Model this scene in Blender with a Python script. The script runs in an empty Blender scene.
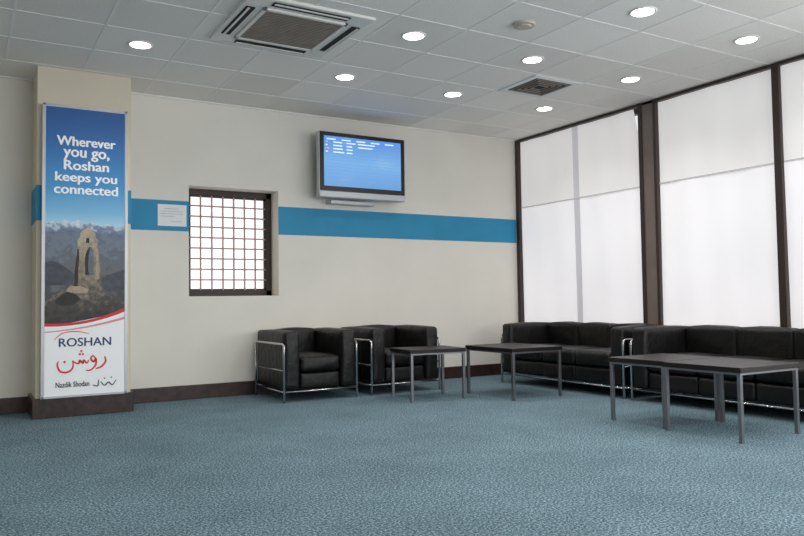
import bpy, bmesh, math, random
from mathutils import Vector, Matrix
random.seed(4)
sc=bpy.context.scene
sc.view_settings.view_transform='Standard'
sc.view_settings.look='None'
COL=sc.collection

# ---------------------------------------------------------------- materials
def srgb(r,g,b):
    f=lambda c:(c/255/12.92) if c/255<=.04045 else ((c/255+.055)/1.055)**2.4
    return (f(r),f(g),f(b),1)
def mat(name,col,rough=.5,metal=0,var=0,vscale=3,bump=0,bscale=50,detail=4,emis=None,estr=0,col2=None,spec=None,bdist=.01):
    m=bpy.data.materials.new(name); m.use_nodes=True
    nt=m.node_tree; N=nt.nodes; L=nt.links; b=N['Principled BSDF']
    b.inputs['Base Color'].default_value=col; b.inputs['Roughness'].default_value=rough
    b.inputs['Metallic'].default_value=metal
    if spec is not None: b.inputs['Specular IOR Level'].default_value=spec
    tc=N.new('ShaderNodeTexCoord')
    if var or col2:
        n=N.new('ShaderNodeTexNoise'); n.inputs['Scale'].default_value=vscale; n.inputs['Detail'].default_value=detail
        L.new(tc.outputs['Object'],n.inputs['Vector'])
        r=N.new('ShaderNodeValToRGB'); r.color_ramp.elements[0].position=.3; r.color_ramp.elements[1].position=.7
        c2=col2 if col2 else tuple(min(1,c*(1+var)) for c in col[:3])+(1,)
        c1=col if col2 else tuple(c*(1-var) for c in col[:3])+(1,)
        r.color_ramp.elements[0].color=c1; r.color_ramp.elements[1].color=c2
        L.new(n.outputs['Fac'],r.inputs['Fac']); L.new(r.outputs['Color'],b.inputs['Base Color'])
        if emis=='same': L.new(r.outputs['Color'],b.inputs['Emission Color'])
    if bump:
        n2=N.new('ShaderNodeTexNoise'); n2.inputs['Scale'].default_value=bscale; n2.inputs['Detail'].default_value=3
        L.new(tc.outputs['Object'],n2.inputs['Vector'])
        bp=N.new('ShaderNodeBump'); bp.inputs['Strength'].default_value=bump; bp.inputs['Distance'].default_value=bdist
        L.new(n2.outputs['Fac'],bp.inputs['Height']); L.new(bp.outputs['Normal'],b.inputs['Normal'])
    if estr:
        if emis!='same': b.inputs['Emission Color'].default_value=emis or col
        b.inputs['Emission Strength'].default_value=estr
    return m

M={}
M['wall']=mat('wall_plaster',srgb(232,228,219),.75,var=.04,vscale=1.3,bump=.12,bscale=9)
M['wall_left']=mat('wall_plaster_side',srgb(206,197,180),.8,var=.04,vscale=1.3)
M['pillar']=mat('pillar_plaster',srgb(218,209,190),.75,var=.03,vscale=2)
M['stripe']=mat('blue_paint',srgb(36,142,186),.6,var=.06,vscale=4)
M['stone']=mat('baseboard_stone',srgb(40,27,25),.35,col2=srgb(68,46,41),vscale=14)
M['brown']=mat('window_brown_metal',srgb(56,42,38),.45,var=.08,vscale=6)
M['brown2']=mat('column_grey_brown',srgb(128,114,108),.5,var=.08,vscale=6)
M['chrome']=mat('chrome_tube',srgb(195,195,198),.22,1,var=.02,vscale=5)
M['steel']=mat('brushed_steel_leg',srgb(140,140,143),.35,.9,var=.05,vscale=8)
M['leather']=mat('black_leather',srgb(9,8,9),.45,col2=srgb(20,18,18),vscale=5,bump=.4,bscale=16,bdist=.02,spec=.38)
M['tabletop']=mat('dark_laminate',srgb(18,14,13),.42,col2=srgb(30,22,20),vscale=4,spec=.35)
M['white']=mat('white_plastic',srgb(225,224,218),.45,var=.02,vscale=3)
M['white_m']=mat('white_metal_trim',srgb(230,230,228),.5,var=.02,vscale=3)
M['beige']=mat('beige_plastic',srgb(186,178,164),.5,var=.02,vscale=3)
M['grid']=mat('ceiling_tbar',srgb(242,240,236),.6,var=.02,vscale=3)
M['grey']=mat('grey_grille',srgb(140,130,120),.6,var=.1,vscale=10)
M['dark']=mat('dark_void',srgb(26,24,22),.8,var=.1,vscale=5)
M['blackp']=mat('black_plastic',srgb(14,14,16),.3,var=.05,vscale=5)
M['silver']=mat('silver_plastic',srgb(190,192,196),.35,.3,var=.03,vscale=5)
M['lamp']=mat('lamp_glow',srgb(255,250,238),.5,emis=srgb(255,248,232),estr=16)
M['paper']=mat('white_paper',srgb(240,242,244),.8,var=.02,vscale=8)
M['ink']=mat('grey_ink',srgb(168,172,178),.8,var=.05,vscale=8)
M['frame']=mat('window_dark_wood',srgb(50,32,28),.5,var=.15,vscale=9)
M['bar']=mat('grille_bar',srgb(168,144,138),.55,var=.08,vscale=9)

def blindmat(name,c,s):  # emission stands in for daylight coming through the fabric
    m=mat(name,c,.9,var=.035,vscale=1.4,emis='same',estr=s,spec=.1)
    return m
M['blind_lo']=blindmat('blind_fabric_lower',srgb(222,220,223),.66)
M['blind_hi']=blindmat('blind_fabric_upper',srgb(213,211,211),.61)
M['blind_shade']=blindmat('blind_fabric_mullion_shade',srgb(190,189,194),.50)  # greyer and dimmer: mullion shade put into the fabric colour
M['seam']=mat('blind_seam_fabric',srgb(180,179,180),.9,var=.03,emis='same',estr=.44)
M['glow']=mat('frosted_pane',srgb(243,238,240),.6,var=.015,vscale=4,emis='same',estr=.93)  # pane emission stands in for daylight behind it

# carpet
def carpet():
    m=bpy.data.materials.new('carpet_blue'); m.use_nodes=True; nt=m.node_tree;N=nt.nodes;L=nt.links;b=N['Principled BSDF']
    b.inputs['Roughness'].default_value=.95; b.inputs['Specular IOR Level'].default_value=.1
    tc=N.new('ShaderNodeTexCoord')
    n=N.new('ShaderNodeTexNoise'); n.inputs['Scale'].default_value=85; n.inputs['Detail'].default_value=5; n.inputs['Roughness'].default_value=.8
    L.new(tc.outputs['Object'],n.inputs['Vector'])
    r=N.new('ShaderNodeValToRGB'); e=r.color_ramp.elements
    e[0].position=.39; e[0].color=srgb(40,60,71); e[1].position=.61; e[1].color=srgb(166,187,197)
    k=e.new(.5); k.color=srgb(95,121,134)
    L.new(n.outputs['Fac'],r.inputs['Fac'])
    n2=N.new('ShaderNodeTexNoise'); n2.inputs['Scale'].default_value=1.5; n2.inputs['Detail'].default_value=8; n2.inputs['Roughness'].default_value=.7
    L.new(tc.outputs['Object'],n2.inputs['Vector'])
    mr=N.new('ShaderNodeMapRange'); mr.inputs['From Min'].default_value=.3; mr.inputs['From Max'].default_value=.7; mr.inputs['To Min'].default_value=.78; mr.inputs['To Max'].default_value=1.14
    L.new(n2.outputs['Fac'],mr.inputs['Value'])
    mx=N.new('ShaderNodeMix'); mx.data_type='RGBA'; mx.blend_type='MULTIPLY'; mx.inputs['Factor'].default_value=1
    L.new(r.outputs['Color'],mx.inputs['A']); L.new(mr.outputs['Result'],mx.inputs['B']); L.new(mx.outputs['Result'],b.inputs['Base Color'])
    bp=N.new('ShaderNodeBump'); bp.inputs['Strength'].default_value=.2; bp.inputs['Distance'].default_value=.005
    L.new(n.outputs['Fac'],bp.inputs['Height']); L.new(bp.outputs['Normal'],b.inputs['Normal'])
    return m
M['carpet']=carpet()
# ceiling tiles : per-tile tone + fine fissures
def tiles():
    m=bpy.data.materials.new('ceiling_tile'); m.use_nodes=True; nt=m.node_tree;N=nt.nodes;L=nt.links;b=N['Principled BSDF']
    b.inputs['Roughness'].default_value=.9
    tc=N.new('ShaderNodeTexCoord')
    mp=N.new('ShaderNodeVectorMath'); mp.operation='SUBTRACT'; mp.inputs[1].default_value=(3.2875-6,5.1-12,0)
    L.new(tc.outputs['Object'],mp.inputs[0])
    dv=N.new('ShaderNodeVectorMath'); dv.operation='DIVIDE'; dv.inputs[1].default_value=(.6,.6,100); L.new(mp.outputs[0],dv.inputs[0])
    fl=N.new('ShaderNodeVectorMath'); fl.operation='FLOOR'; L.new(dv.outputs[0],fl.inputs[0])
    wn=N.new('ShaderNodeTexWhiteNoise'); wn.noise_dimensions='3D'; L.new(fl.outputs[0],wn.inputs['Vector'])
    r=N.new('ShaderNodeValToRGB'); r.color_ramp.elements[0].color=srgb(236,231,225); r.color_ramp.elements[1].color=srgb(250,245,239)
    L.new(wn.outputs['Value'],r.inputs['Fac'])
    n=N.new('ShaderNodeTexNoise'); n.inputs['Scale'].default_value=90; n.inputs['Detail'].default_value=2
    L.new(tc.outputs['Object'],n.inputs['Vector'])
    mr=N.new('ShaderNodeMapRange'); mr.inputs['From Min'].default_value=.35; mr.inputs['From Max'].default_value=.5; mr.inputs['To Min'].default_value=.9; mr.inputs['To Max'].default_value=1
    L.new(n.outputs['Fac'],mr.inputs['Value'])
    mx=N.new('ShaderNodeMix'); mx.data_type='RGBA'; mx.blend_type='MULTIPLY'; mx.inputs['Factor'].default_value=1
    L.new(r.outputs['Color'],mx.inputs['A']); L.new(mr.outputs['Result'],mx.inputs['B']); L.new(mx.outputs['Result'],b.inputs['Base Color'])
    return m
M['tile']=tiles()

# ---------------------------------------------------------------- mesh helpers
def newobj(name,bm,mats,parent=None,smooth=False,angle=None):
    me=bpy.data.meshes.new(name); bm.normal_update(); bm.to_mesh(me); bm.free()
    if not isinstance(mats,(list,tuple)): mats=[mats]
    for k in mats: me.materials.append(M[k] if isinstance(k,str) else k)
    if smooth:
        for p in me.polygons: p.use_smooth=True
    o=bpy.data.objects.new(name,me); COL.objects.link(o)
    if parent: o.parent=parent
    return o
def empty(name,loc=(0,0,0),rot=0):
    e=bpy.data.objects.new(name,None); COL.objects.link(e); e.location=loc; e.rotation_euler=(0,0,rot); e.empty_display_size=.1
    return e
def addbox(bm,x0,x1,y0,y1,z0,z1,mi=0,bev=0):
    r=bmesh.ops.create_cube(bm,size=1)
    vs=r['verts']
    for v in vs:
        v.co=Vector((x0 if v.co.x<0 else x1, y0 if v.co.y<0 else y1, z0 if v.co.z<0 else z1))
    fs=set(f for v in vs for f in v.link_faces)
    for f in fs: f.material_index=mi
    if bev:
        es=list(set(e for v in vs for e in v.link_edges))
        bmesh.ops.bevel(bm,geom=es,offset=bev,segments=2,affect='EDGES',profile=.5)
def boxes(name,lst,mats,parent=None,bev=0):
    bm=bmesh.new()
    for b in lst:
        addbox(bm,*b[:6],mi=b[6] if len(b)>6 else 0,bev=bev)
    return newobj(name,bm,mats,parent)
def tube(name,paths,r,m,parent=None,seg=10):
    bm=bmesh.new()
    for pts in paths:
        pts=[Vector(p) for p in pts]
        q=[pts[0]]
        for i in range(1,len(pts)-1):
            a,b,c=pts[i-1],pts[i],pts[i+1]
            R=min(.04,(a-b).length*.45,(c-b).length*.45)
            p0=b+(a-b).normalized()*R; p1=b+(c-b).normalized()*R
            for k in range(6):
                t=k/5; q.append(p0*(1-t)**2+b*2*t*(1-t)+p1*t*t)
        q.append(pts[-1])
        rings=[]; prev=None
        for i,p in enumerate(q):
            d=((q[min(i+1,len(q)-1)]-q[max(i-1,0)])).normalized()
            if prev is None:
                u=d.orthogonal().normalized()
            else:
                u=(prev-d*prev.dot(d)).normalized()
            prev=u; w=d.cross(u)
            rings.append([bm.verts.new(p+u*r*math.cos(2*math.pi*k/seg)+w*r*math.sin(2*math.pi*k/seg)) for k in range(seg)])
        for a,b in zip(rings,rings[1:]):
            for k in range(seg): bm.faces.new((a[k],a[(k+1)%seg],b[(k+1)%seg],b[k]))
        bm.faces.new(rings[0][::-1]); bm.faces.new(rings[-1])
    bmesh.ops.recalc_face_normals(bm,faces=bm.faces)
    return newobj(name,bm,m,parent,smooth=True)
def cushion(name,x0,x1,y0,y1,z0,z1,m,parent,r=.032,puff=.013,seam=True):
    n=14
    bm=bmesh.new()
    bmesh.ops.create_cube(bm,size=2)
    bmesh.ops.subdivide_edges(bm,edges=bm.edges[:],cuts=n,use_grid_fill=True)
    c=Vector(((x0+x1)/2,(y0+y1)/2,(z0+z1)/2)); h=Vector(((x1-x0)/2,(y1-y0)/2,(z1-z0)/2))
    ph=[random.uniform(0,6) for _ in range(6)]
    for v in bm.verts:
        p=v.co.copy()
        s=Vector([math.copysign(abs(t)**.6,t) for t in p])
        w=Vector((s.x*h.x,s.y*h.y,s.z*h.z))
        inner=Vector([max(-(h[i]-r),min(h[i]-r,w[i])) for i in range(3)])
        d=w-inner
        if d.length>1e-6: d=d.normalized()*r
        q=inner+d
        for i in range(3):
            if abs(p[i])>.999:
                j,k=(i+1)%3,(i+2)%3
                a=(1-s[j]**2)*(1-s[k]**2)
                q[i]+=math.copysign(puff*a*(1+.25*math.sin(s[j]*4+ph[i])*math.cos(s[k]*3+ph[i+3])),p[i])
        v.co=c+q
    return newobj(name,bm,m,parent,smooth=True)
def cyl(bm,c,r,z0,z1,seg=32,mi=0,r2=None):
    r2=r if r2 is None else r2
    a=[bm.verts.new((c[0]+r*math.cos(2*math.pi*k/seg),c[1]+r*math.sin(2*math.pi*k/seg),z0)) for k in range(seg)]
    b=[bm.verts.new((c[0]+r2*math.cos(2*math.pi*k/seg),c[1]+r2*math.sin(2*math.pi*k/seg),z1)) for k in range(seg)]
    fs=[bm.faces.new((a[k],a[(k+1)%seg],b[(k+1)%seg],b[k])) for k in range(seg)]
    fs.append(bm.faces.new(a[::-1])); fs.append(bm.faces.new(b))
    for f in fs: f.material_index=mi

# ---------------------------------------------------------------- room constants
WX=6.16; WY=7.43; H=3.0; LX=-3.0; FY=-3.2

# floor / ceiling
boxes('floor',[(LX-.1,WX+.3,FY-.3,WY+.3,-.1,0)],'carpet')
bm=bmesh.new(); addbox(bm,LX-6,WX+.3-6,FY-.3-12,WY+.3-12,0,.1)
ceil=newobj('ceiling',bm,'tile'); ceil.location=(6,12,3.002)
bars=[]
x=3.2875-.6*11
while x<WX:
    if x>LX: bars.append((x-.010,x+.010,FY,WY,2.9995,3.006))
    x+=.6
y=5.1-.6*14
while y<WY:
    if y>FY: bars.append((LX,WX,y-.010,y+.010,2.9993,3.006))
    y+=.6
bars+= [(LX,WX,WY-.025,WY,2.990,3.006),(LX,WX-.0,FY,FY+.025,2.990,3.006)]
boxes('trim_ceiling_grid',bars,'grid')

# back wall with window hole
wx0,wx1,wz0,wz1=1.94,2.89,1.02,2.135
boxes('wall_back',[(LX,wx0,WY,WY+.3,0,H),(wx1,WX+.3,WY,WY+.3,0,H),(wx0,wx1,WY,WY+.3,0,wz0),(wx0,wx1,WY,WY+.3,wz1,H)],'wall')
boxes('trim_blue_stripe',[(1.29,wx0,WY-.004,WY+.002,1.670,1.971),(wx1,WX-.02,WY-.004,WY+.002,1.670,1.971)],'stripe')
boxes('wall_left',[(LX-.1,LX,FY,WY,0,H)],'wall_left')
boxes('wall_front',[(LX,WX,FY-.2,FY,0,.6),(LX,WX,FY-.2,FY,2.8,H),(LX,-2.4,FY-.2,FY,.6,2.8),(5.6,WX,FY-.2,FY,.6,2.8)],'wall_left')  # opening behind the camera is added to admit the rear fill
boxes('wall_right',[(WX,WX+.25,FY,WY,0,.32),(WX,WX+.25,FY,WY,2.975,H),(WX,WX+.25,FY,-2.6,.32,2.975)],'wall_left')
boxes('baseboard_back',[(LX,.52,WY-.02,WY,0,.14),(1.30,WX-.02,WY-.02,WY,0,.14)],'stone',bev=.003)
boxes('baseboard_right',[(WX-.02,WX,FY,WY-.02,0,.14)],'stone',bev=.003)
boxes('baseboard_left',[(LX,LX+.02,FY,WY-.02,0,.14)],'stone',bev=.003)

# pillar
e=empty('wall_pillar')
boxes('shaft',[(.53,1.29,6.93,WY,0,H)],'pillar',e)
boxes('stripe_band',[(.526,1.294,6.926,WY-.006,1.670,1.971)],'stripe',e)
boxes('base_cladding',[(.505,1.315,6.905,WY-.021,0,.17)],'stone',e,bev=.004)

# ---------------------------------------------------------------- back window (barred, recessed)
e=empty('window_1')
fy=WY+.25
fr=.062
boxes('frame',[(wx0,wx0+fr,fy-.04,fy+.04,wz0,wz1),(wx1-fr,wx1,fy-.04,fy+.04,wz0,wz1),(wx0,wx1,fy-.04,fy+.04,wz0,wz0+fr),(wx0,wx1,fy-.04,fy+.04,wz1-fr,wz1)],'frame',e,bev=.004)
lst=[]
ix0,ix1,iz0,iz1=wx0+fr,wx1-fr,wz0+fr,wz1-fr
for k in range(1,7):
    xx=ix0+(ix1-ix0)*k/7; lst.append((xx-.007,xx+.007,fy-.03,fy-.015,iz0,iz1))
for k in range(1,9):
    zz=iz0+(iz1-iz0)*k/9; lst.append((ix0,ix1,fy-.034,fy-.022,zz-.007,zz+.007))
boxes('grille_bars',lst,'bar',e)
boxes('inner_sash',[(ix0,ix0+.016,fy-.02,fy+.02,iz0,iz1),(ix1-.016,ix1,fy-.02,fy+.02,iz0,iz1),(ix0,ix1,fy-.02,fy+.02,iz0,iz0+.016),(ix0,ix1,fy-.02,fy+.02,iz1-.016,iz1)],'frame',e)
boxes('frosted_glass',[(ix0,ix1,fy+.005,fy+.012,iz0,iz1)],'glow',e)

# ---------------------------------------------------------------- right wall glazing with roller blinds
def bay(name,ya,yb,split=None,notch=False,blind=True,seamz=2.118):
    e=empty(name)
    x=WX+.03
    z0,z1=.32,2.975
    fr=[(WX+.08,WX+.14,ya,ya+.05,z0,z1),(WX+.08,WX+.14,yb-.05,yb,z0,z1),(WX+.08,WX+.14,ya,yb,z0,z0+.05),(WX+.08,WX+.14,ya,yb,z1-.05,z1)]
    if split: fr.append((WX+.08,WX+.14,split-.03,split+.03,z0,z1))
    boxes('frame',fr,'brown',e)
    boxes('head_rail',[(WX-.02,WX+.06,ya,yb,2.968,2.996)],'brown',e)
    if not blind: return e
    def sheet(nm,y0,y1,za,zb,m,off=0,cut=False):
        bm=bmesh.new(); ny=max(2,int((y1-y0)/.05)); nz=max(2,int((zb-za)/.1)); g=[]
        for i in range(ny+1):
            row=[]
            for j in range(nz+1):
                yy=y0+(y1-y0)*i/ny; zz=za+(zb-za)*j/nz
                if cut:
                    t=max(0,(zz-2.50)/(zb-2.50)); yy=max(yy,y0+.09*t)
                xx=x+off+.007*math.sin(yy*7+zz*1.3)+.004*math.sin(yy*17-zz)
                row.append(bm.verts.new((xx,yy,zz)))
            g.append(row)
        for i in range(ny):
            for j in range(nz):
                try: bm.faces.new((g[i][j],g[i][j+1],g[i+1][j+1],g[i+1][j]))
                except: pass
        newobj(nm,bm,m,e,smooth=True)
    parts=[(ya,yb)]
    if split: parts=[(ya,split-.05),(split+.05,yb)]
    for k,(a,b) in enumerate(parts):
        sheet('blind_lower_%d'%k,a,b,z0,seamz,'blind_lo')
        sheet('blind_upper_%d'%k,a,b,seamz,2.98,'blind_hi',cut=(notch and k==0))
    if split: sheet('blind_mullion_shade',split-.055,split+.055,z0,2.98,'blind_shade',off=.004)  # painted shade of the mullion behind the blind, as a greyer strip
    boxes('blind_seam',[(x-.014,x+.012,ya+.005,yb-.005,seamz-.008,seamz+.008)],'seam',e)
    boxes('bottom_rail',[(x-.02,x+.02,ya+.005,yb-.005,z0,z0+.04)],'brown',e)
    return e
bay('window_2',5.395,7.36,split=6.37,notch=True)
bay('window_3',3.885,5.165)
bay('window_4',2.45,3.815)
bay('added_bay_1',0.01,2.37,split=1.2,blind=False)  # this bay and the next: unseen, added without blinds to admit side fill
bay('added_bay_2',-2.6,-.11,split=-1.35,blind=False)
boxes('trim_window_sill',[(WX-.04,WX+.1,-2.6,WY-.09,.30,.32)],'brown')
e=empty('trim_window_column')
boxes('core',[(WX+.0,WX+.2,5.195,5.36,0,3.0)],'brown2',e)
boxes('side_posts',[(WX-.015,WX+.2,5.165,5.20,0,3.0),(WX-.015,WX+.2,5.35,5.395,0,3.0)],'brown',e,bev=.003)
e=empty('trim_window_mullions')
for k,(ya,yb) in enumerate(((7.365,7.43),(3.815,3.885),(2.37,2.45),(-.11,.01))):
    boxes('mullion_%d'%k,[(WX-.015,WX+.2,ya,yb,.0,3.0)],'brown',e,bev=.004)

# ---------------------------------------------------------------- leather tube-frame seating
def seating(name,W,n,loc,rot=0,D=.70,Hh=.67):
    e=empty(name,loc,rot)
    A=.16; g=.018
    cushion('arm_cushion_left',g,g+A,.012,D-.02,.115,Hh-.005,'leather',e)
    cushion('arm_cushion_right',W-g-A,W-g,.012,D-.02,.115,Hh-.005,'leather',e)
    xs0=g+A+.004; w=(W-2*(g+A)-.008)/n
    for i in range(n):
        a,b=xs0+i*w+.002,xs0+(i+1)*w-.002
        cushion('back_cushion_%d'%(i+1),a,b,D-.19,D-.02,.30,Hh,'leather',e,puff=.014)
        cushion('seat_cushion_%d'%(i+1),a,b,.02,D-.18,.275,.425,'leather',e,r=.04,puff=.018)
        cushion('seat_base_%d'%(i+1),a,b,.03,D-.05,.115,.272,'leather',e,r=.03,puff=.008)
    r=.0125; t=.55
    tube('chrome_frame',[[(r,r,0),(r,r,t),(r,D-r,t),(W-r,D-r,t),(W-r,r,t),(W-r,r,0)],
                         [(r,D-r,0),(r,D-r,t-.005)],[(W-r,D-r,0),(W-r,D-r,t-.005)]],r,'chrome',e)
    tube('lower_rails',[[(r,r,.10),(W-r,r,.10)],[(r,r,.10),(r,D-r,.10)],[(W-r,r,.10),(W-r,D-r,.10)],[(r,D-r,.10),(W-r,D-r,.10)],[(r,r,.3),(r,D-r,.3)],[(W-r,r,.3),(W-r,D-r,.3)]],.008,'chrome',e,seg=8)
    return e
seating('leather_armchair',.79,1,(2.59,6.56,0),D=.80)
seating('leather_armchair',.84,1,(3.53,6.57,0),math.radians(0),D=.80)
seating('leather_sofa',1.84,3,(5.30,6.74,0),-math.pi/2,D=.74)
seating('leather_sofa',1.94,3,(5.30,4.83,0),-math.pi/2,D=.74)

# ---------------------------------------------------------------- tables
def table(loc,S=.62,D=None,rot=0,Ht=.485):
    D=D or S
    e=empty('coffee_table',loc,rot)
    boxes('top',[(-.008,S+.008,-.008,D+.008,Ht-.035,Ht)],'tabletop',e,bev=.003)
    l=.026; z=Ht-.035
    boxes('legs',[(0,l,0,l,0,z),(S-l,S,0,l,0,z),(0,l,D-l,D,0,z),(S-l,S,D-l,D,0,z)],'steel',e,bev=.002)
    boxes('apron',[(l,S-l,.002,l-.002,z-.015,z),(l,S-l,D-l+.002,D-.002,z-.015,z),(.002,l-.002,l,D-l,z-.015,z),(S-l+.002,S-.002,l,D-l,z-.015,z)],'steel',e)
    return e
table((3.59,5.90,0),.58,.46,math.radians(-6))
table((4.41,5.42,0),.60,.74)
table((4.34,3.635,0),.61,.52)
table((4.30,3.0,0),.635,.605)

# ---------------------------------------------------------------- television
e=empty('wall_television')
x0,x1,z0,z1=3.265,4.32,2.07,2.78
boxes('body',[(x0,x1,7.18,7.27,z0+.06,z1),(x0+.1,x1-.1,7.26,7.32,z0+.15,z1-.1)],'blackp',e,bev=.006)
boxes('speaker_bar',[(x0-.005,x1+.005,7.175,7.27,z0,z0+.070)],'silver',e,bev=.008)
boxes('side_trim',[(x0-.008,x0,7.18,7.25,z0+.03,z1),(x1,x1+.008,7.18,7.25,z0+.03,z1)],'silver',e,bev=.002)
def scr():
    m=bpy.data.materials.new('screen_blue'); m.use_nodes=True; nt=m.node_tree;N=nt.nodes;L=nt.links;b=N['Principled BSDF']
    b.inputs['Base Color'].default_value=(0.01,.01,.015,1); b.inputs['Roughness'].default_value=.15
    tc=N.new('ShaderNodeTexCoord'); s=N.new('ShaderNodeSeparateXYZ'); L.new(tc.outputs['Generated'],s.inputs[0])
    r=N.new('ShaderNodeValToRGB'); el=r.color_ramp.elements
    el[0].position=0; el[0].color=srgb(108,164,224); el[1].position=1; el[1].color=srgb(96,150,218)
    k=el.new(.5); k.color=srgb(128,184,236)
    L.new(s.outputs['Z'],r.inputs['Fac']); L.new(r.outputs['Color'],b.inputs['Emission Color']); b.inputs['Emission Strength'].default_value=.93
    return m
M['screen']=scr()
M['txtglow']=mat('screen_text',srgb(200,222,250),.5,emis=srgb(210,228,250),estr=.85)
M['txtdim']=mat('screen_row',srgb(70,120,204),.5,emis=srgb(84,134,210),estr=.85)
M['txtred']=mat('screen_red',srgb(200,130,150),.5,emis=srgb(200,150,176),estr=.85)
boxes('screen',[(x0+.05,x1-.05,7.176,7.181,z0+.122,z1-.045)],'screen',e)
lst=[]; sx=x0+.05; sw=x1-x0-.10; top=z1-.045
lst.append((sx+.01,sx+sw-.01,7.1745,7.177,top-.054,top-.01,1))
for k in range(5): lst.append((sx+.03+.18*k,sx+.14+.18*k,7.1735,7.1765,top-.040,top-.028,0))
cols=[(.02,.07),(.11,.24),(.27,.38),(.41,.62),(.66,.78),(.81,.90)]
for r_ in range(1,12):
    zz=top-.034-.036*r_
    lst.append((sx+.01,sx+sw-.01,7.1748,7.1765,zz-.012,zz-.009,1))
    if r_>4: continue
    for ci,(a,b_) in enumerate(cols[:4 if r_<3 else 3]):
        bb=b_-random.random()*.05
        lst.append((sx+a,sx+bb,7.174,7.1765,zz,zz+.012,2 if (ci==0 and r_%2) else 0))
boxes('screen_text',lst,['txtglow','txtdim','txtred'],e)
boxes('wall_bracket',[(3.6,3.98,7.32,7.43,2.2,2.6),(3.7,3.88,7.30,7.34,2.3,2.5)],'blackp',e)
boxes('cable_box',[(3.45,4.0,7.30,7.42,2.02,2.06)],'silver',e,bev=.004)

# ---------------------------------------------------------------- notice on wall
e=empty('paper_notice')
boxes('sheet',[(1.635,1.915,WY-.008,WY-.005,1.715,1.93)],'paper',e)
boxes('print',[(1.70,1.84,WY-.0090,WY-.0078,1.885,1.889),(1.66,1.875,WY-.0090,WY-.0078,1.86,1.863),(1.66,1.875,WY-.0090,WY-.0078,1.835,1.838),(1.66,1.80,WY-.0090,WY-.0078,1.81,1.813),(1.76,1.87,WY-.0090,WY-.0078,1.76,1.763)],'ink',e)

# ---------------------------------------------------------------- advertising banner
e=empty('advertising_banner')
bx0,bx1,bz0,bz1=.57,1.245,.17,2.665; BY=6.86
boxes('lightbox_case',[(bx0,bx1,BY,6.929,bz0,bz1)],'white_m',e,bev=.004)
boxes('edge_trim',[(bx0-.006,bx0+.016,BY-.008,BY+.02,bz0,bz1),(bx1-.016,bx1+.006,BY-.008,BY+.02,bz0,bz1),(bx0,bx1,BY-.008,BY+.02,bz0,bz0+.016),(bx0,bx1,BY-.008,BY+.02,bz1-.016,bz1)],'silver',e)
def P2(px,py): return (bx0+(px-42)/85*.675, bz1-(py-107.5)/288*2.495)
lay=[0]
def flipn(bm):
    bm.normal_update()
    for f in bm.faces:
        if f.normal.y>0: f.normal_flip()
def ridge(name,top,bottom,m):
    """strip between two polylines that share their x positions, or down to a level"""
    lay[0]+=1; y=BY-.0012-.00025*lay[0]; bm=bmesh.new()
    if not isinstance(bottom,list): bottom=[(p[0],bottom) for p in top]
    T=[bm.verts.new((P2(*p)[0],y,P2(*p)[1])) for p in top]; B=[bm.verts.new((P2(*p)[0],y,P2(*p)[1])) for p in bottom]
    for i in range(len(T)-1): bm.faces.new((T[i],B[i],B[i+1],T[i+1]))
    flipn(bm)
    return newobj(name,bm,m,e)
def ribbon(name,strokes,w,m):
    lay[0]+=1; y=BY-.0012-.00025*lay[0]; bm=bmesh.new()
    for st in strokes:
        P=[Vector(P2(*p)) for p in st]
        q=[]
        if len(P)==1:
            c=P[0]; q=None
            vs=[bm.verts.new((c.x+w*.75*math.cos(a*math.pi/2),y,c.y+w*.75*math.sin(a*math.pi/2))) for a in range(4)]
            bm.faces.new(vs); continue
        for i in range(len(P)-1):
            p0=P[max(i-1,0)];p1=P[i];p2=P[i+1];p3=P[min(i+2,len(P)-1)]
            for k in range(6):
                t=k/6; q.append(.5*((2*p1)+(p2-p0)*t+(2*p0-5*p1+4*p2-p3)*t*t+(3*p1-p0-3*p2+p3)*t**3))
        q.append(P[-1]); L_=[];R_=[]
        for i,p in enumerate(q):
            d=(q[min(i+1,len(q)-1)]-q[max(i-1,0)]).normalized(); n=Vector((-d.y,d.x))
            ww=w*(.55+.45*math.sin(math.pi*(i+.5)/len(q)))
            L_.append(bm.verts.new((p.x+n.x*ww/2,y,p.y+n.y*ww/2))); R_.append(bm.verts.new((p.x-n.x*ww/2,y,p.y-n.y*ww/2)))
        for i in range(len(q)-1): bm.faces.new((L_[i],L_[i+1],R_[i+1],R_[i]))
    flipn(bm)
    return newobj(name,bm,m,e)
def text(name,s,pxc,pyc,wpx,hpx,m,bold=.0):
    """bold is made by stacking slightly shifted copies of the flat letters"""
    cu=bpy.data.curves.new(name,'FONT'); cu.body=s; cu.align_x='CENTER'; cu.align_y='CENTER'; cu.size=1; cu.resolution_u=4
    o=bpy.data.objects.new(name+'_tmp',cu); COL.objects.link(o)
    bpy.context.view_layer.update()
    dg=bpy.context.evaluated_depsgraph_get()
    me=bpy.data.meshes.new_from_object(o.evaluated_get(dg)); bpy.data.objects.remove(o)
    xs=[v.co.x for v in me.vertices]; ys=[v.co.y for v in me.vertices]
    cx,cy=(max(xs)+min(xs))/2,(max(ys)+min(ys))/2
    W=wpx/85*.675
    k=W/(max(xs)-min(xs)); kz=k if hpx is None else (hpx/288*2.495)/(max(ys)-min(ys))
    lay[0]+=1; y=BY-.0012-.00025*lay[0]; X,Z=P2(pxc,pyc)
    bm=bmesh.new()
    b=bold
    for n,(dx,dz) in enumerate([(0,0)] if not b else [(-b,0),(b,0),(0,b*.5),(0,-b*.5)]):
        t=bmesh.new(); t.from_mesh(me)
        vm={}
        for v in t.verts: vm[v]=bm.verts.new((X+(v.co.x-cx)*k+dx,y-.00004*n,Z+(v.co.y-cy)*kz+dz))
        for f in t.faces:
            try: bm.faces.new([vm[v] for v in f.verts])
            except: pass
        t.free()
    return newobj(name,bm,m,e)
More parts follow.
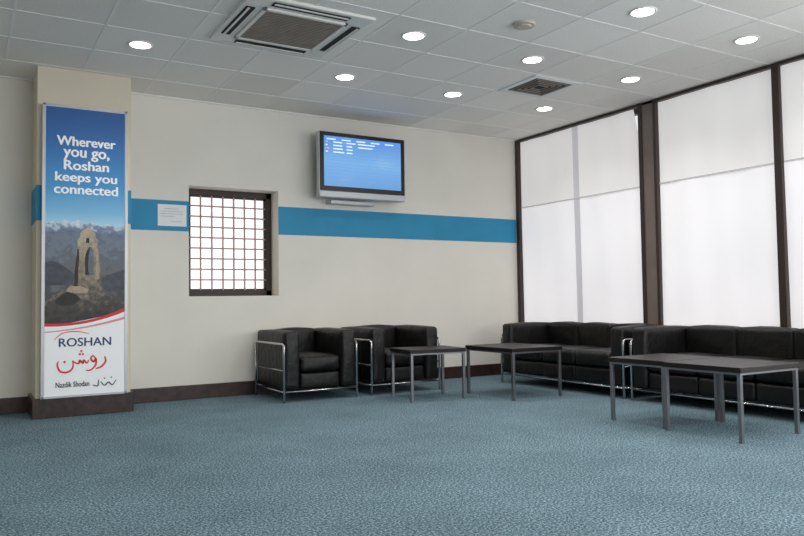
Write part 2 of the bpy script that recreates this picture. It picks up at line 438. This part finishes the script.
def rampmat(name,stops,noise=0,nscale=6,est=.12):
    m=bpy.data.materials.new(name); m.use_nodes=True; nt=m.node_tree;N=nt.nodes;L=nt.links;b=N['Principled BSDF']; b.inputs['Roughness'].default_value=.5
    tc=N.new('ShaderNodeTexCoord'); s=N.new('ShaderNodeSeparateXYZ'); L.new(tc.outputs['Object'],s.inputs[0])
    z0=P2(0,stops[-1][0])[1]; z1=P2(0,stops[0][0])[1]
    mr=N.new('ShaderNodeMapRange'); mr.inputs['From Min'].default_value=z1; mr.inputs['From Max'].default_value=z0; L.new(s.outputs['Z'],mr.inputs['Value'])
    src=mr.outputs['Result']
    if noise:
        n=N.new('ShaderNodeTexNoise'); n.inputs['Scale'].default_value=nscale; n.inputs['Detail'].default_value=6; L.new(tc.outputs['Object'],n.inputs['Vector'])
        ma=N.new('ShaderNodeMath'); ma.operation='MULTIPLY_ADD'; ma.inputs[1].default_value=noise*2; L.new(n.outputs['Fac'],ma.inputs[0])
        sb=N.new('ShaderNodeMath'); sb.operation='SUBTRACT'; sb.inputs[1].default_value=noise; L.new(src,sb.inputs[0]); L.new(sb.outputs[0],ma.inputs[2]); src=ma.outputs[0]
    r=N.new('ShaderNodeValToRGB'); el=r.color_ramp.elements
    ys=[p for p,_ in stops]; f=lambda p:(p-ys[0])/(ys[-1]-ys[0])
    el[0].position=0; el[0].color=srgb(*stops[0][1]); el[1].position=1; el[1].color=srgb(*stops[-1][1])
    for p,c in stops[1:-1]:
        k=el.new(f(p)); k.color=srgb(*c)
    L.new(src,r.inputs['Fac']); L.new(r.outputs['Color'],b.inputs['Base Color'])
    L.new(r.outputs['Color'],b.inputs['Emission Color']); b.inputs['Emission Strength'].default_value=est
    return m
m_sky=rampmat('poster_sky',[(107,(28,78,142)),(150,(38,106,172)),(190,(62,142,196)),(214,(116,178,214)),(226,(162,204,226))])
m_snow=rampmat('poster_snow',[(218,(218,226,232)),(226,(176,190,206)),(230,(116,132,156)),(238,(88,100,122))],noise=.6,nscale=26)
m_val=rampmat('poster_valley',[(226,(88,102,126)),(245,(108,118,134)),(258,(92,100,112)),(275,(98,99,104)),(300,(64,66,70))],noise=.6,nscale=18)
m_rock=rampmat('poster_rock',[(278,(158,144,126)),(292,(108,98,88)),(304,(66,62,58)),(322,(34,34,36))],noise=.6,nscale=24)
m_tow=rampmat('poster_tower',[(228,(178,164,144)),(258,(146,134,118)),(280,(120,110,96)),(300,(84,76,68))],noise=.7,nscale=26)
m_dk=mat('poster_dark',srgb(50,48,48),.6,var=.2,vscale=30)
m_hl=mat('poster_hill',srgb(78,82,92),.6,var=.25,vscale=20)
m_lt=mat('poster_lit_stone',srgb(178,162,140),.6,var=.2,vscale=30)
m_wt=mat('poster_white',srgb(236,238,240),.5,var=.01,vscale=8,emis='same',estr=.12)
m_red=mat('poster_red',srgb(205,42,52),.5,var=.03,vscale=8,emis='same',estr=.08)
m_bl=mat('poster_navy',srgb(24,58,110),.5,var=.03,vscale=8)
m_bk=mat('poster_black',srgb(40,42,48),.5,var=.03,vscale=8)
ridge('poster_sky',[(44.5,110),(124.5,110)],240,m_sky)
ridge('poster_snow_mountain',[(44.5,226),(48,225),(52,223),(55,225),(58,225),(61,223),(64,221),(67,223),(70,224),(73,223),(77,221),(80,224),(84,225),(88,224),(92,223),(96,225),(100,227),(104,225),(108,224),(112,226),(116,228),(120,226),(124.5,225)],245,m_snow)
ridge('poster_valley',[(44.5,236),(52,233),(60,235),(70,231),(80,234),(92,232),(104,236),(114,233),(124.5,236)],322,m_val)
ridge('poster_hill',[(44.5,264),(50,262),(56,263),(62,267),(70,272),(78,280)],286,m_hl)
ridge('poster_hill_right',[(98,282),(106,276),(116,273),(124.5,270)],292,m_hl)
ridge('poster_rock',[(44.5,302),(50,299),(54,295),(58,294),(62,290),(66,289),(70,285),(75,286),(80,283),(86,286),(92,285),(97,289),(102,289),(106,296),(111,297),(116,302),(124.5,306)],330,m_rock)
def profile(name,rows,m):
    lay[0]+=1; y=BY-.0012-.00025*lay[0]; bm=bmesh.new()
    A=[];B=[]
    for py,a,b in rows:
        X,Z=P2(a,py); A.append(bm.verts.new((X,y,Z))); X,Z=P2(b,py); B.append(bm.verts.new((X,y,Z)))
    for i in range(len(A)-1): bm.faces.new((A[i],A[i+1],B[i+1],B[i]))
    flipn(bm); return newobj(name,bm,m,e)
profile('poster_tower',[(229,86,89),(232,81,91),(234,79,94),(238,79,94.5),(241,76,97),(247,76.5,96),(253,75,98),(262,75,98),(270,73,100),(278,73,99),(284,72,100.5),(292,71,101.5)],m_tow)
profile('poster_tower_arch',[(248,88,90),(251,86,92),(256,84,92.5),(264,83.5,93),(270,84,92.5),(276,84,92)],m_val)
profile('poster_tower_arch_shade',[(248,88,89),(251,86,88.5),(256,84,87.5),(264,83.5,87),(270,84,87),(276,84,88)],m_dk)
profile('poster_tower_slot',[(239,85,88),(244,84.5,88)],m_dk)
profile('poster_tower_lit',[(250,94,96),(262,95,97.5),(270,94.5,98.5),(280,94,98)],m_lt)
profile('poster_tower_shade',[(250,76,77.5),(258,75.2,78),(272,73.3,77),(282,73,77),(290,72,76)],m_dk)
profile('poster_shadow_rock',[(293,65,68),(296,60,76),(300,55,80),(303,54,76),(306,62,70)],m_dk)
profile('poster_lit_rock',[(287,70,79),(290,66,88),(292,65,87),(294,74,86)],m_lt)
def arc(y0,ym,y1): return [(44.5+80*t/12,(1-t/12)**2*y0+2*(t/12)*(1-t/12)*ym+(t/12)**2*y1) for t in range(13)]
ridge('poster_white_field',arc(326,322,312),394,m_wt)
ridge('poster_swoosh_red',arc(323,326,309),arc(326,328,313),m_red)
ridge('poster_swoosh_pink',arc(331,329,318),arc(332,330.5,320.5),mat('poster_pink',srgb(225,150,155),.5,var=.03))
for i,(s,w) in enumerate([('Wherever',59),('you go,',46),('Roshan',45),('keeps you',62),('connected',64)]):
    hh={'Wherever':9.2,'you go,':10.6,'Roshan':9.2,'keeps you':11.6,'connected':9.2}[s]
    dy={'you go,':1.7,'keeps you':1.2}.get(s,0)
    text('poster_slogan_%d'%i,s,85,143+12*i+dy,w,hh,m_wt,bold=.0038)
text('poster_brand_name','ROSHAN',84.5,342,52,8.2,m_bl,bold=.002)
ribbon('poster_brand_arc',[[(54,339),(62,333),(75,331.5),(88,334)]],.008,m_red)
ribbon('poster_script',[
  [(104,357),(105,362),(101,367),(95,369)],
  [(95,359),(92,356),(90,359),(93,362),(95,359),(95,365),(90,370),(85,370)],
  [(88,360),(86,363),(83,360),(82,363),(79,360),(78,363),(74,362),(72,360)],
  [(72,360),(72,367),(67,371),(60,370),(57,364),(58,360)],
  [(82,354)],[(79,354)],[(80.5,351)],[(64,361)]],.016,m_red)
text('poster_tagline','Nazdik Shodan',72,383,33,5.2,m_bk,bold=.0012)
ribbon('poster_tagline_script',[[(116,381),(112,386),(108,383),(104,386),(100,382)],[(98,380),(97,386),(92,385)],[(111,378.5)],[(104,379)]],.010,m_bk)

# ---------------------------------------------------------------- ceiling cassette air conditioner
e=empty('ceiling_air_conditioner')
cx,cy=2.0875,5.10; a=.475
bm=bmesh.new(); addbox(bm,cx-a,cx+a,cy-a,cy+a,2.982,3.01,bev=.01); newobj('panel',bm,'white',e)
sl=[]
w=.29
for s in (-1,1):
    sl.append((cx-w,cx+w,cy+s*.405-.032,cy+s*.405+.032,2.976,2.986))
    sl.append((cx+s*.405-.032,cx+s*.405+.032,cy-w,cy+w,2.976,2.986))
boxes('air_slots',sl,'dark',e)
vn=[]
for s in (-1,1):
    vn.append((cx-w+.01,cx+w-.01,cy+s*.418-.006,cy+s*.418+.010,2.971,2.978))
    vn.append((cx+s*.418-.006,cx+s*.418+.010,cy-w+.01,cy+w-.01,2.971,2.978))
boxes('louver_vanes',vn,'white',e)
g=.325
boxes('grille_back',[(cx-g+.02,cx+g-.02,cy-g+.02,cy+g-.02,2.975,2.985)],'dark',e)
boxes('grille_frame',[(cx-g,cx-g+.03,cy-g,cy+g,2.968,2.985),(cx+g-.03,cx+g,cy-g,cy+g,2.968,2.985),(cx-g,cx+g,cy-g,cy-g+.03,2.968,2.985),(cx-g,cx+g,cy+g-.03,cy+g,2.968,2.985)],'white',e,bev=.003)
boxes('grille_slats',[(cx-g+.03,cx+g-.03,cy-g+.045+.03*k,cy-g+.059+.03*k,2.970,2.978) for k in range(19)],'grey',e)

# vent diffuser
e=empty('ceiling_vent')
vx,vy=4.7875,5.40
def sqring(x,y,o,i,z0,z1):
    return [(x-o,x-i,y-o,y+o,z0,z1),(x+i,x+o,y-o,y+o,z0,z1),(x-i,x+i,y-o,y-i,z0,z1),(x-i,x+i,y+i,y+o,z0,z1)]
boxes('flange',sqring(vx,vy,.285,.225,2.992,3.004),'white_m',e,bev=.002)
boxes('duct',[(vx-.226,vx+.226,vy-.226,vy+.226,2.998,3.0015)],'dark',e)
l=[]
for o in (.20,.155,.11,.065): l+=sqring(vx,vy,o,o-.012,2.990,3.0)
boxes('louvers',l,'grey',e)
# smoke detector
bm=bmesh.new(); cyl(bm,(3.5875,4.2),.08,2.985,3.004,r2=.086); cyl(bm,(3.5875,4.2),.05,2.974,2.986,r2=.058)
newobj('smoke_detector',bm,'beige')

# downlights
LP=[(1.1875,6.0),(2.9875,6.0),(2.9875,4.8),(4.1875,6.0),(4.1875,4.8),(5.3875,6.0),(5.3875,4.8),(4.1875,3.6),(5.3875,3.6),
    (1.1875,3.6),(2.9875,3.0),(4.1875,1.8),(5.3875,1.8),(-.6,4.8),(-.6,3.0),(1.1875,1.2),(2.9875,1.2),(-.6,0),(1.1875,-1.2),(2.9875,-1.2)]
for (x,y) in LP:
    e=empty('ceiling_downlight',(x,y,0))
    bm=bmesh.new(); seg=32
    rr=[(.098,3.003),(.098,2.996),(.092,2.993),(.080,2.994),(.076,3.0)]
    R=[[bm.verts.new((r*math.cos(2*math.pi*k/seg),r*math.sin(2*math.pi*k/seg),z)) for k in range(seg)] for r,z in rr]
    for A,B in zip(R,R[1:]):
        for k in range(seg): bm.faces.new((A[k],B[k],B[(k+1)%seg],A[(k+1)%seg]))
    newobj('trim_ring',bm,'white_m',e,smooth=True)
    bm=bmesh.new(); cyl(bm,(0,0),.077,2.9945,3.002); newobj('lens',bm,'lamp',e)
    ld=bpy.data.lights.new('spot','SPOT'); ld.energy=30; ld.spot_size=math.radians(130); ld.spot_blend=.9; ld.color=(1,.965,.905); ld.shadow_soft_size=.05
    lo=bpy.data.objects.new('bulb',ld); COL.objects.link(lo); lo.parent=e; lo.location=(0,0,2.975)

# ---------------------------------------------------------------- added fill lights outside the unseen openings
def area(name,loc,rot,sx,sy,en,col=(.98,.985,1)):
    ld=bpy.data.lights.new(name,'AREA'); ld.shape='RECTANGLE'; ld.size=sx; ld.size_y=sy; ld.energy=en; ld.color=col
    o=bpy.data.objects.new(name,ld); COL.objects.link(o); o.location=loc; o.rotation_euler=rot
area('fill_side',(6.6,-.1,1.75),(0,math.radians(90),0),2.5,5.0,170)
area('fill_rear',(3.2,-3.6,1.75),(math.radians(90),0,0),4.6,2.3,160)
w=bpy.data.worlds.new('sky'); sc.world=w; w.use_nodes=True
bg=w.node_tree.nodes['Background']; bg.inputs['Color'].default_value=(.9,.95,1,1); bg.inputs['Strength'].default_value=.95

# ---------------------------------------------------------------- camera
yaw,pitch,roll,F=.5364,.0440,-.0141,739.0
f=Vector((math.sin(yaw)*math.cos(pitch),math.cos(yaw)*math.cos(pitch),math.sin(pitch)))
rt=Vector((math.cos(yaw),-math.sin(yaw),0)); up=rt.cross(f)
r2=rt*math.cos(roll)+up*math.sin(roll); u2=-rt*math.sin(roll)+up*math.cos(roll)
cd=bpy.data.cameras.new('camera'); cd.sensor_width=36; cd.sensor_fit='HORIZONTAL'; cd.lens=F/804*36; cd.clip_start=.05
co=bpy.data.objects.new('camera',cd); COL.objects.link(co)
m=Matrix((r2,u2,-f)).transposed().to_4x4(); m.translation=Vector((0,0,.948)); co.matrix_world=m
sc.camera=co
